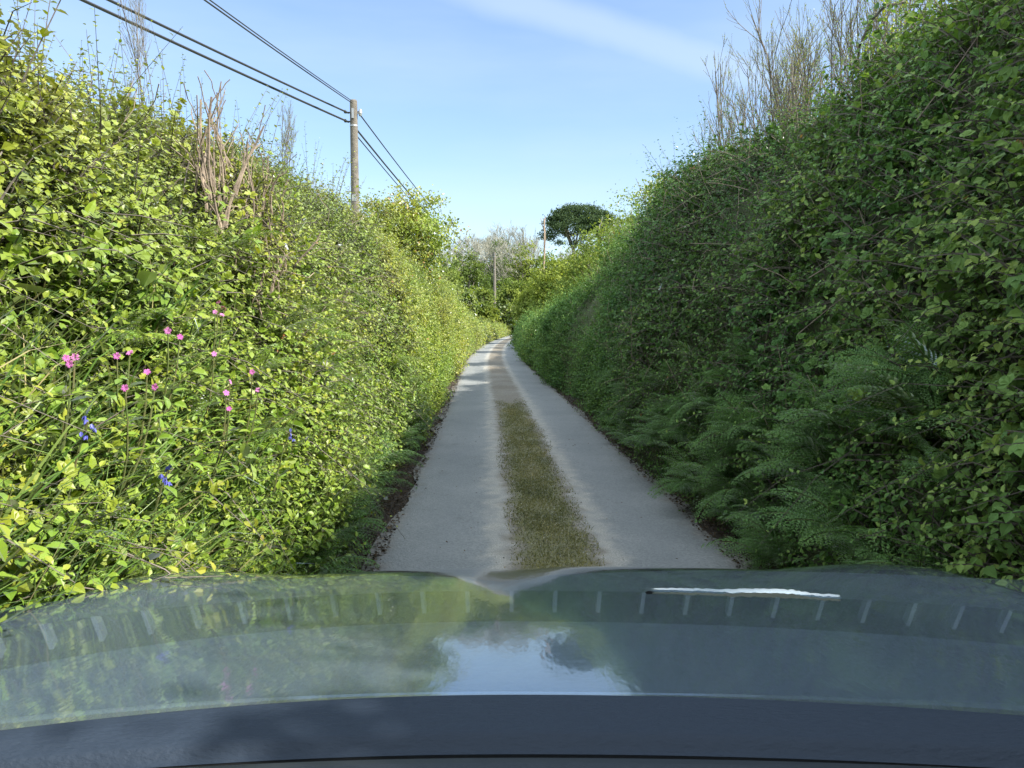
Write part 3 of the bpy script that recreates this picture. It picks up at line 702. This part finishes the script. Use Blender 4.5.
for (sx, sy, tx, ty, r, lab) in [(348.5, 122, 100, 0, .021, 'thick black overhead wire lowest on the near side of the pole'),
                                 (348.5, 113, 126, 0, .019, 'thick black overhead wire just above the lowest one on the near side'),
                                 (352, 103, 216, 0, .011, 'thin overhead wire from the pole top, highest of the near side wires'),
                                 (352, 101, 221, 0, .009, 'very thin overhead wire beside the highest near side wire')]:
    a = at(sx, sy, PD); wire(a, through(a, tx, ty, 10.0, 3.2), r, lab, .12)
for (sx, sy, tx, ty, r, lab) in [(358, 112, 494, 254, .016, 'overhead wire running on from the pole top toward the distant bend'),
                                 (357, 130, 493, 258, .022, 'thick lower overhead wire descending behind the bush beyond the pole'),
                                 (356, 135, 492, 260, .014, 'thin lowest overhead wire descending behind the bush beyond the pole')]:
    wire(at(sx, sy, PD), at(tx, ty, FD), r, lab, 1.3)

# ------------------------------------------------------------------ bushes and trees
def tree(name, base, h, cw, ch, label, cat='tree', mat=None, bark=None, leaf=.2, nclump=60, per=26, trunk_r=.1, levels=2, kids=(9, 5), ang=.7, crownz=.6, group=None, flat=1.0, shell=.45, tone=.5, lenf=.55, gaps=.25, trunk_f=.75):
    root = tag(empty(name, base), label, cat, group)
    mb = MB(); ln = branchlines([0, 0, -.3], [rng.normal(0, .05), rng.normal(0, .05), 1], h * trunk_f, trunk_r, levels, list(kids), .25, ang, lenf, 0, .25, 6)
    add_lines(mb, ln, 5, 0, trunk_r * .06); mb.build('trunk', [bark or M['bark']], root)
    if mat:
        mb = MB(); c0 = np.array([0, 0, h - ch * .5])
        d = rnd_dir(nclump); rad = rng.uniform(shell, 1.0, nclump) ** .6
        C = d * rad[:, None] * np.array([cw / 2, cw / 2, ch / 2 * flat]); C *= (1 + gaps * vnoise(d * 2.0 + h + base[0], 1.0))[:, None]; C += c0
        rr = cw * .12 * rng.uniform(.6, 1.4, nclump)
        P = np.repeat(C, per, 0) + rng.normal(0, 1, (nclump * per, 3)) * np.repeat(rr, per)[:, None] * np.array([1, 1, .6]) * .6
        n = len(P); o = nz(P - c0)
        leaves(mb, P, nz(rnd_dir(n) + o * .4), UP * .6 + o * .5 + rng.normal(0, .5, (n, 3)), leaf * rng.uniform(.6, 1.35, n), .65,
               np.clip(tone + np.repeat(rng.normal(0, .15, nclump), per) + rng.normal(0, .12, n), 0, 1), LEAF4)
        mb.build('crown', [mat], root)
    return root
gz = lambda p: (p[0], p[1], float(ground_z(p[0], p[1])))
def bush(px, ytop, D, w_px, label, mat, leaf, name='bush', cat='bush', nclump=150, per=44, tone=.5, group=None, sink=0, hfrac=1.0, **kw):
    p = at(px, ytop, D); b = gz(p); b = (b[0], b[1], b[2] - sink); h = p[2] - b[2]; w = w_px * D / F
    return tree(name, b, h, w, h * .95 * hfrac, label, cat, mat, None, leaf, nclump, per, .03 + .012 * h, 2, (8, 5), .75, tone=tone, group=group, **kw)
# bright shrub beside the pole, and its neighbours
bush(403, 188, 18.4, 84, 'bright yellow-green bush standing on the left bank just right of the utility pole', M['hedge_sun'], .075, nclump=420, per=50, tone=.62, shell=.15, gaps=.55, hfrac=.56, trunk_f=.55)
bush(368, 208, 20, 50, 'low leafy bush around the foot of the tall utility pole', M['hedge_sun'], .085, nclump=160, per=44, tone=.5)
bush(330, 203, 15, 50, 'grey-green bush on the left hedge crest left of the utility pole', M['hedge_sun'], .065, nclump=160, per=44, tone=.32)
bush(432, 232, 30, 44, 'brownish half-bare bush at the end of the left hedge', M['far'], .09, nclump=36, per=22, tone=.4)
# sunlit shrubs behind the far part of the right hedge
for (px, yt, D, w, lab, tn) in [(662, 176, 19, 90, 'sunlit bush rising behind the right hedge below the bare saplings', .55),
                                (630, 214, 26, 76, 'pale sunlit bush behind the right hedge, right of the pine', .7),
                                (596, 248, 38, 76, 'yellow-green sunlit bush behind the right hedge under the pine', .6),
                                (560, 262, 56, 60, 'bright yellow-green bush at the far end of the right hedge', .85),
                                (538, 285, 70, 44, 'small pale green bush where the right hedge meets the bend', .75)]:
    bush(px, yt, D, w, lab, M['far'] if tn > .58 else M['hedge_sun'], .0036 * D + .01, nclump=260, per=44, tone=tn - .02, shell=.2, gaps=.45)
# wood beyond the bend
pp = at(580, 203, 150); pb = gz(pp); H = pp[2] - pb[2]
root = tag(empty('pine_tree', pb), 'dark flat-topped pine tree towering over the wood beyond the bend', 'tree')
mb = MB(); ln = branchlines([0, 0, -.3], [-.04, 0, 1], H * .80, .42, 2, [9, 5], .18, .75, .42, 0, .2, 7); add_lines(mb, ln, 6, 0, .04); mb.build('trunk', [M['bark']], root)
mb = MB(); PW = 73 * 150 / F
for i in range(210):
    a = rng.uniform(0, 6.28); r = math.sqrt(rng.random()); zz = H - .5 - 3.4 * r ** 2.2 - abs(rng.normal(0, 2.0)) - (rng.random() < .3) * rng.uniform(0, 3.5)
    c = np.array([math.cos(a) * r * PW / 2, math.sin(a) * r * PW / 2, zz]); n = 90
    P = c + rng.normal(0, 1, (n, 3)) * np.array([.70, .70, .24]); leaves(mb, P, nz(rnd_dir(n) + UP * .4), UP + rng.normal(0, .6, (n, 3)), rng.uniform(.3, .6, n), .4, np.clip(rng.normal(.5, .2, n), 0, 1), LEAF4)
mb.build('crown', [M['pine']], root)
def bare(px, yt, D, label, mat=None, kids=(13, 9, 7), tr=.16, spread=.80, lenf=.60, group=None):
    p = at(px, yt, D); b = gz(p); h = p[2] - b[2]
    root = tag(empty('bare_tree', b), label, 'tree', group); mb = MB()
    ln = branchlines([0, 0, -.3], [rng.normal(0, .05), 0, 1], h * .60, tr, 3, list(kids), .3, spread, lenf, 0, .3, 5)
    zm = max(a[:, 2].max() for a, _, _ in ln)
    ln = [(a * np.array([1, 1, h / zm]), r, l) for a, r, l in ln]
    add_lines(mb, [q for q in ln if q[2] > 1], 5, 0); mb.build('trunk', [mat or M['palebark']], root)
    mb = MB(); add_lines(mb, [q for q in ln if q[2] <= 1], 3, 0, .016); mb.build('twigs', [mat or M['palebark']], root)
bare(452, 236, 120, 'pale bare tree at the far left of the distant wood')
bare(476, 228, 135, 'rounded bare tree left of the distant utility pole top', kids=(15, 10, 8))
bare(500, 238, 128, 'low bare tree right behind the distant utility pole')
bare(518, 222, 140, 'tall bare tree between the distant pole and the dead trunk', kids=(15, 10, 8))
bare(532, 218, 138, 'slender bare tree just left of the reddish dead trunk', spread=.4)
bare(616, 222, 120, 'pale bare tree at the right edge of the pine')
bare(634, 205, 60, 'thin bare tree standing behind the right hedge beyond the saplings', tr=.09, spread=.4)
for (px, yt, D, lab) in [(463, 240, 150, 'thin grey bare tree between the two left bare trees'), (490, 232, 152, 'grey bare tree behind the top of the distant utility pole'), (508, 228, 150, 'hazy grey bare tree in the middle of the distant wood'),
                         (526, 232, 128, 'short grey bare tree in front of the slender one'), (556, 244, 132, 'bare tree just right of the reddish dead trunk'), (604, 232, 130, 'bare tree under the right end of the pine crown'), (440, 246, 130, 'grey bare tree half hidden behind the bush near the pole')]:
    bare(px, yt, D, lab, kids=(13, 10, 8))
bare(572, 248, 120, 'bare undergrowth tree beneath the pine crown', kids=(13, 10, 8))
# dead trunk and thin pole-like trunk
for (px, yt, D, r, lab, mat) in [(543.5, 204, 110, .20, 'reddish dead tree trunk with stubby broken tips left of the pine', M['redbark']), (598.5, 212, 115, .15, 'thin pale dead trunk standing straight in front of the pine', M['palebark'])]:
    p = at(px, yt, D); b = gz(p); h = p[2] - b[2]; mb = MB()
    ln = branchlines([0, 0, -.3], [0, 0, 1], h * .9, r, 1, [7], .06, .5, .16, 0, .5, 8); add_lines(mb, ln, 6, 0, .05)
    o = mb.build('dead_tree', [mat]); o.location = b; tag(o, lab, 'dead tree')
WOOD = [(449, 268, 95, 40, .45, 'far', 'mid green bush at the left end of the distant wood'),
        (470, 250, 112, 42, .25, 'far', 'dull green bush under the rounded bare tree'),
        (462, 290, 84, 30, .2, 'hedge_sun', 'dark green bush low at the left of the bend'),
        (480, 285, 92, 28, .55, 'far', 'small light green bush left of the distant utility pole'),
        (486, 308, 92, 20, .8, 'far', 'low bright green bush at the foot of the distant utility pole'),
        (512, 278, 104, 40, .45, 'far', 'rounded green bush right of the distant utility pole'),
        (524, 250, 118, 34, .8, 'far', 'bright green bush below the tall bare tree'),
        (548, 250, 118, 40, .3, 'far', 'grey-green bush behind the reddish dead trunk'),
        (508, 306, 98, 24, .1, 'hedge_sun', 'dark evergreen bush at the end of the lane'),
        (522, 300, 96, 24, .4, 'hedge_sun', 'green bush beside the road where the lane bends out of sight'),
        (572, 262, 108, 46, .4, 'far', 'broad bush beneath the pine tree'),
        (604, 250, 100, 50, .55, 'far', 'sunlit bush at the right of the pine trunk'),
        (496, 247, 130, 46, .2, 'far', 'dark bush mass behind the distant utility pole'),
        (540, 290, 100, 36, .6, 'far', 'light green bush under the reddish dead trunk'),
        (440, 250, 110, 40, .3, 'far', 'grey-green tree partly hidden by the bright bush near the pole'),
        (626, 246, 90, 50, .6, 'far', 'pale bush behind the right hedge farthest right in the wood')]
for (px, yt, D, w, tn, mk, lab) in WOOD:
    bush(px, yt, D, w, lab, M[mk], .36, nclump=110, per=40, tone=tn, shell=.2, gaps=.4)
# far tree line closing the valley
mb = MB(); n = 60000
x = rng.uniform(-140, 170, n); ht = 5 + 3 * vnoise(np.stack([x, 0 * x, 0 * x], -1), .12) + 2 * vnoise(np.stack([x, 0 * x + 3, 0 * x], -1), .4)
y = 185 + rng.uniform(-6, 6, n); z = ground_z(x, y) + rng.random(n) * ht
leaves(mb, np.stack([x, y, z], -1), rnd_dir(n), UP + rng.normal(0, .6, (n, 3)), rng.uniform(.4, .9, n), .65, np.clip(rng.normal(.4, .2, n), 0, 1), LEAF4)
tag(mb.build('woods', [M['far']]), 'far-off wood closing the view beyond the bend', 'wood', kind='stuff')

# ------------------------------------------------------------------ the car one looks out of
car = tag(empty('car', (.05, 0, 0)), 'grey car with a glossy bonnet and dashboard filling the bottom of the picture', 'car')
CX0 = .05
def car_paint():
    m, nt, out = nodes('car_paint')
    b = N(nt, 'ShaderNodeBsdfPrincipled', Roughness=.09, Metallic=.5); b.inputs['Base Color'].default_value = (.12, .155, .20, 1)
    b.inputs['Coat Weight'].default_value = .8; b.inputs['Coat Roughness'].default_value = .03
    mp = N(nt, 'ShaderNodeMapping'); mp.inputs['Scale'].default_value = (3.2, .8, 1); g = nt.nodes.new('ShaderNodeNewGeometry'); nt.links.new(g.outputs['Position'], mp.inputs['Vector'])
    n = noise(nt, 9, 3, mp.outputs[0]); bp = bump(nt, n, .055, .01); nt.links.new(bp, b.inputs['Normal']); nt.links.new(bp, b.inputs['Coat Normal'])
    nt.links.new(b.outputs[0], out.inputs[0]); return m
def bonnet():
    D = np.concatenate([np.linspace(.60, 2.1, 90), np.linspace(2.115, 2.7, 34)])
    sl = np.interp(D, [.6, 1.0, 1.25, 1.42, 1.7, 1.95, 2.1, 2.25, 2.4, 2.7], np.radians([8.0, 8.1, 8.4, 9.6, 10.4, 12.0, 17, 34, 58, 80]))
    z = -np.concatenate([[0], np.cumsum(np.tan(sl[:-1]) * np.diff(D))]); z += 1.007 - np.interp(.962, D, z)
    X = np.concatenate([np.linspace(-1.16, -1.04, 14), np.linspace(-1.02, 1.02, 124), np.linspace(1.04, 1.16, 14)])
    rear = .962 - np.where(X + CX0 < 0, .28, .15) * (X + CX0) ** 2
    tt = np.concatenate([np.linspace(0, .66, 80), np.linspace(.67, 1, 36)])
    DD = rear[None] + (2.7 - rear[None]) * tt[:, None]; XX = np.repeat(X[None], len(tt), 0); Z = np.interp(DD, D, z)
    bow = .12 * (XX / .95) ** 2 * sst(1.7, 2.5, DD)      # nose pulls back towards the corners
    Dm = DD - bow
    Z = Z - .014 * (XX / .9) ** 2 - 4 * np.maximum(0, np.abs(XX) - 1.0) ** 1.5
    ch = sst(.02, .15, np.abs(XX + CX0 - .015)) * .008 * sst(1.35, 1.9, DD)
    Z = Z + ch - .003 * sst(1.35, 1.9, DD) + .030 * sst(.62, .95, np.abs(XX)) * sst(1.1, 1.5, DD) + .012 * XX * sst(1.1, 1.6, DD)
    P = np.stack([XX, Dm, Z], -1)
    me = mesh_np('bonnet', P.reshape(-1, 3), [grid_faces(len(tt), len(X))[:, ::-1]], None, [car_paint()], smooth=True)
    return link('bonnet', me, car)
bonnet()
DZ = 1.014
def dash_mat():
    m, nt, out = nodes('dashboard_grain')
    b = N(nt, 'ShaderNodeBsdfPrincipled', Roughness=.72); b.inputs['Base Color'].default_value = (.013, .023, .040, 1)
    mp = N(nt, 'ShaderNodeMapping'); mp.inputs['Scale'].default_value = (1, 2.6, 1); g = nt.nodes.new('ShaderNodeNewGeometry'); nt.links.new(g.outputs['Position'], mp.inputs['Vector'])
    nt.links.new(bump(nt, noise(nt, 70, 4, mp.outputs[0]), .45, .006), b.inputs['Normal']); nt.links.new(b.outputs[0], out.inputs[0]); return m
def dashboard():
    X = np.linspace(-1.0, 1.0, 90); T = np.linspace(0, 1, 30)
    w = X + CX0; crown = -.012 * (X / .9) ** 2
    edge = .953 - np.where(w < 0, .28, .15) * w ** 2
    slot1 = .834 - np.where(w < 0, .13, .07) * w ** 2                                            # far lip of the vent
    T2, XX = np.meshgrid(T, X, indexing='ij')
    Dm = slot1[None] + (edge - slot1)[None] * T2; Z = DZ - .001 * sst(.93, 1.0, T2) ** 2 + (crown + .145 * (.953 - edge))[None] * sst(0, .8, T2) + crown[None] * (1 - sst(0, .8, T2)) - .012 * (1 - sst(0, .25, T2))
    V = np.stack([XX, Dm, Z], -1)
    V = np.concatenate([V, V[-1:] + np.array([0, .004, -.012]), V[-1:] + np.array([0, .004, -.16])])
    d = link('dashboard', mesh_np('dashboard', V.reshape(-1, 3), [grid_faces(32, 90)[:, ::-1]], None, [dash_mat()], smooth=True), car)
    # raised near deck on the cabin side of the vent
    Dm = slot1[None] - .130 - .5 * (1 - T2); Z = DZ + .068 - .16 * (1 - T2) ** 2 + crown[None] - .006 * sst(.93, 1, T2) ** 2
    V = np.stack([XX, Dm, Z], -1); V = np.concatenate([V, V[-1:] + np.array([0, .004, -.05])])
    link('instrument_hood', mesh_np('instrument_hood', V.reshape(-1, 3), [grid_faces(31, 90)[:, ::-1]], None, [prin('hood_black', (.018, .022, .028), .6, (160, .3, .003))], smooth=True), d)
    mb = MB(); prof = [(-.104, .0), (-.062, -.012), (-.060, -.06), (-.006, -.06), (.0005, -.013)]
    V = np.array([[x, s_ + a, DZ + b + c] for x, s_, c in zip(X, slot1, crown) for a, b in prof])
    mb.add(V, [grid_faces(90, 5)]); v = mb.build('defroster_vent', [prin('vent_black', (.010, .011, .012), .6)], car)
    sm = prin('slat_grey', (.065, .08, .095), .6)
    for x in np.arange(-.96, .97, .0535):
        s_ = np.interp(x, X, slot1); mb = MB(); box(mb, (x, s_ - .0325, DZ - .026 + np.interp(x, X, crown)), (.0048, .052, .010)); mb.build('slat', [sm], v)
dashboard()
# foot of the windscreen: raked glass that mirrors the dashboard faintly
def windscreen():
    m, nt, out = nodes('windscreen_glass')
    t = N(nt, 'ShaderNodeBsdfTransparent'); t.inputs[0].default_value = (.74, .77, .80, 1)
    g = N(nt, 'ShaderNodeBsdfGlossy', Roughness=.015); g.inputs[0].default_value = (.42, .44, .46, 1)
    a = nt.nodes.new('ShaderNodeAddShader'); nt.links.new(t.outputs[0], a.inputs[0]); nt.links.new(g.outputs[0], a.inputs[1]); df = N(nt, 'ShaderNodeBsdfDiffuse'); df.inputs[0].default_value = (.046, .068, .096, 1); a2 = nt.nodes.new('ShaderNodeAddShader')      # bluish diffuse paints the dashboard's reflected veil into the glass
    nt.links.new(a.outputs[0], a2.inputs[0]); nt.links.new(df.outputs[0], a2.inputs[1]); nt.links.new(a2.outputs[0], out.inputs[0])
    tn = math.tan(R(32)); d0, z0 = .962, 1.010
    sag = lambda x: -(.28 if x < 0 else .15) * x * x
    def meet(px, py):
        a_ = at(px, py, 1.0); x = 0.0; o_ = np.array([0, 0, CAMH])
        for _ in range(8):
            q = o_ + (a_ - o_) * ((z0 - CAMH + (d0 + sag(x)) * tn) / ((a_[2] - CAMH) + tn)); x = q[0]
        return q
    xs = np.linspace(-60, 1084, 60); top = np.interp(xs, [-60, 0, 120, 250, 370, 460, 500, 560, 700, 860, 1024, 1084], [616, 609, 592, 581, 575, 577, 582, 574, 570, 573, 580, 584])
    V = []
    for x, yy in zip(xs, top):
        a_ = meet(x, yy); bx = a_[0] * 2.4; b_ = np.array([bx, d0 + sag(bx), z0])
        for f in np.linspace(0, 1, 14):
            X_ = a_[0] + (bx - a_[0]) * f; z_ = a_[2] + (z0 - a_[2]) * f
            V.append([X_ - CX0, d0 + sag(X_) - (z_ - z0) / tn, z_ - .145 * sag(X_) * f ** 3])
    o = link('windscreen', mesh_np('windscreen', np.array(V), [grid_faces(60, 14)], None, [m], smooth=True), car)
    pts = [(652, 590.5, .9), (662, 590.8, 1.1), (680, 591.3, 1.3), (700, 591.8, 1.6), (722, 592.4, 1.8), (740, 593, 2.6), (757, 592.9, 2.6), (775, 592.9, 3.1), (790, 593.6, 2.9), (803, 594.8, 2.1), (812, 596.2, 1.3), (826, 597.4, 1.6), (840, 598, 1.5)]
    nrm = np.array([0, -math.sin(R(32)), -math.cos(R(32))]) * .0012
    xs = np.linspace(652, 840, 70); yy = np.interp(xs, *zip(*[(a, b) for a, b, c in pts])); hw = np.interp(xs, *zip(*[(a, c) for a, b, c in pts])) * .75 * rng.uniform(.8, 1.2, 70)
    yy = yy + rng.normal(0, .35, 70)
    V = np.array([[meet(x, y - h), meet(x, y + h)] for x, y, h in zip(xs, yy, hw)]).reshape(-1, 3) + nrm - np.array([CX0, 0, 0])
    link('streak', mesh_np('streak', V, [grid_faces(70, 2)], None, [prin('white_streak', (.85, .87, .87), .6)]), o)  # thin white strip on the inner face of the glass
    xs = np.linspace(645, 654, 8); V = np.array([[meet(x, 590.4 - h), meet(x, 590.4 + h)] for x, h in zip(xs, (.3, 1, 1.5, 1.6, 1.6, 1.4, 1, .4))]).reshape(-1, 3) + nrm - np.array([CX0, 0, 0])
    link('streak_tip', mesh_np('streak_tip', V, [grid_faces(8, 2)], None, [black]), o)
    return o
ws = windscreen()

# ------------------------------------------------------------------ sky, sun, camera
w = bpy.data.worlds.new('World'); scene.world = w; w.use_nodes = True
nt = w.node_tree; nt.nodes.clear(); out = nt.nodes.new('ShaderNodeOutputWorld'); bg = nt.nodes.new('ShaderNodeBackground')
sky = nt.nodes.new('ShaderNodeTexSky'); sky.sky_type = 'NISHITA'; sky.sun_disc = False; sky.sun_elevation = SUN_EL; sky.sun_rotation = SUN_ROT
sky.air_density = 1.0; sky.dust_density = .25; sky.ozone_density = 1.3
tc = nt.nodes.new('ShaderNodeTexCoord'); mp = nt.nodes.new('ShaderNodeMapping'); mp.inputs['Scale'].default_value = (1.0, 1.2, 5.0); mp.inputs['Rotation'].default_value = (0, R(-14), 0)
nt.links.new(tc.outputs['Generated'], mp.inputs['Vector'])
n1 = noise(nt, 1.7, 7, mp.outputs[0], .5)
_a, _b = [nz(at(*q, 1.0) - np.array([0, 0, CAMH])) for q in ((500, 2), (745, 72))]
_n = nz(np.cross(_a, _b)); _m = nz(_a + _b)
def dotn(v):
    d = nt.nodes.new('ShaderNodeVectorMath'); d.operation = 'DOT_PRODUCT'; nt.links.new(tc.outputs['Generated'], d.inputs[0]); d.inputs[1].default_value = tuple(v); return d.outputs['Value']
wv = math_(nt, 'ADD', dotn(_n), math_(nt, 'MULTIPLY', math_(nt, 'SUBTRACT', noise(nt, 4.0, 4, tc.outputs['Generated']), .5), .05))
band = math_(nt, 'MULTIPLY', math_(nt, 'SUBTRACT', 1.0, smooth_(nt, math_(nt, 'ABSOLUTE', wv), .004, .035)), smooth_(nt, dotn(_m), .96, .992))
band = math_(nt, 'MULTIPLY', band, .38)
cl = math_(nt, 'MAXIMUM', ramp(nt, n1, [(.42, (0,) * 3), (.75, (.34,) * 3)]), band)
sp = nt.nodes.new('ShaderNodeSeparateXYZ'); nt.links.new(tc.outputs['Generated'], sp.inputs[0])
c = mixc(nt, 1.0, sky.outputs[0], ramp(nt, sp.outputs[2], [(0, (.60, .62, .66)), (.15, (.72, .73, .76)), (.5, (.90, .90, .93))]), 'MULTIPLY')
c = mixc(nt, cl, c, (2.7, 3.2, 3.7))
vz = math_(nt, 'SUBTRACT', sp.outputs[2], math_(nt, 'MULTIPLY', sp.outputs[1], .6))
c = mixc(nt, math_(nt, 'MULTIPLY', smooth_(nt, vz, .15, .55), .85), c, (6.2, 6.9, 7.5))     # added brightness in the unseen sky overhead and behind, fills the shade
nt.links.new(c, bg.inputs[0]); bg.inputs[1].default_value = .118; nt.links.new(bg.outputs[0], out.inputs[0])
L = bpy.data.lights.new('sun', 'SUN'); L.energy = 5.0; L.angle = R(.55); L.color = (1, .94, .83)
s = bpy.data.objects.new('sun', L); COL.objects.link(s)
S = Vector((math.sin(SUN_ROT) * math.cos(SUN_EL), math.cos(SUN_ROT) * math.cos(SUN_EL), math.sin(SUN_EL)))
s.rotation_euler = S.to_track_quat('Z', 'Y').to_euler(); s.location = S * 60
cam = bpy.data.cameras.new('camera'); cam.sensor_width = 36; cam.lens = 36 * F / 1024; cam.clip_start = .02; cam.clip_end = 6000
co = bpy.data.objects.new('camera', cam); COL.objects.link(co); co.location = (0, 0, CAMH); co.rotation_euler = (math.pi / 2 - PITCH, 0, 0); scene.camera = co
vs = scene.view_settings; vs.view_transform = 'Standard'; vs.look = 'None'; vs.exposure = 1.42; vs.gamma = 1; vs.use_curve_mapping = False
cy = scene.cycles; cy.max_bounces = 8; cy.diffuse_bounces = 4; cy.glossy_bounces = 4; cy.transmission_bounces = 4; cy.transparent_max_bounces = 8; cy.use_denoising = True; cy.caustics_reflective = False; cy.caustics_refractive = False
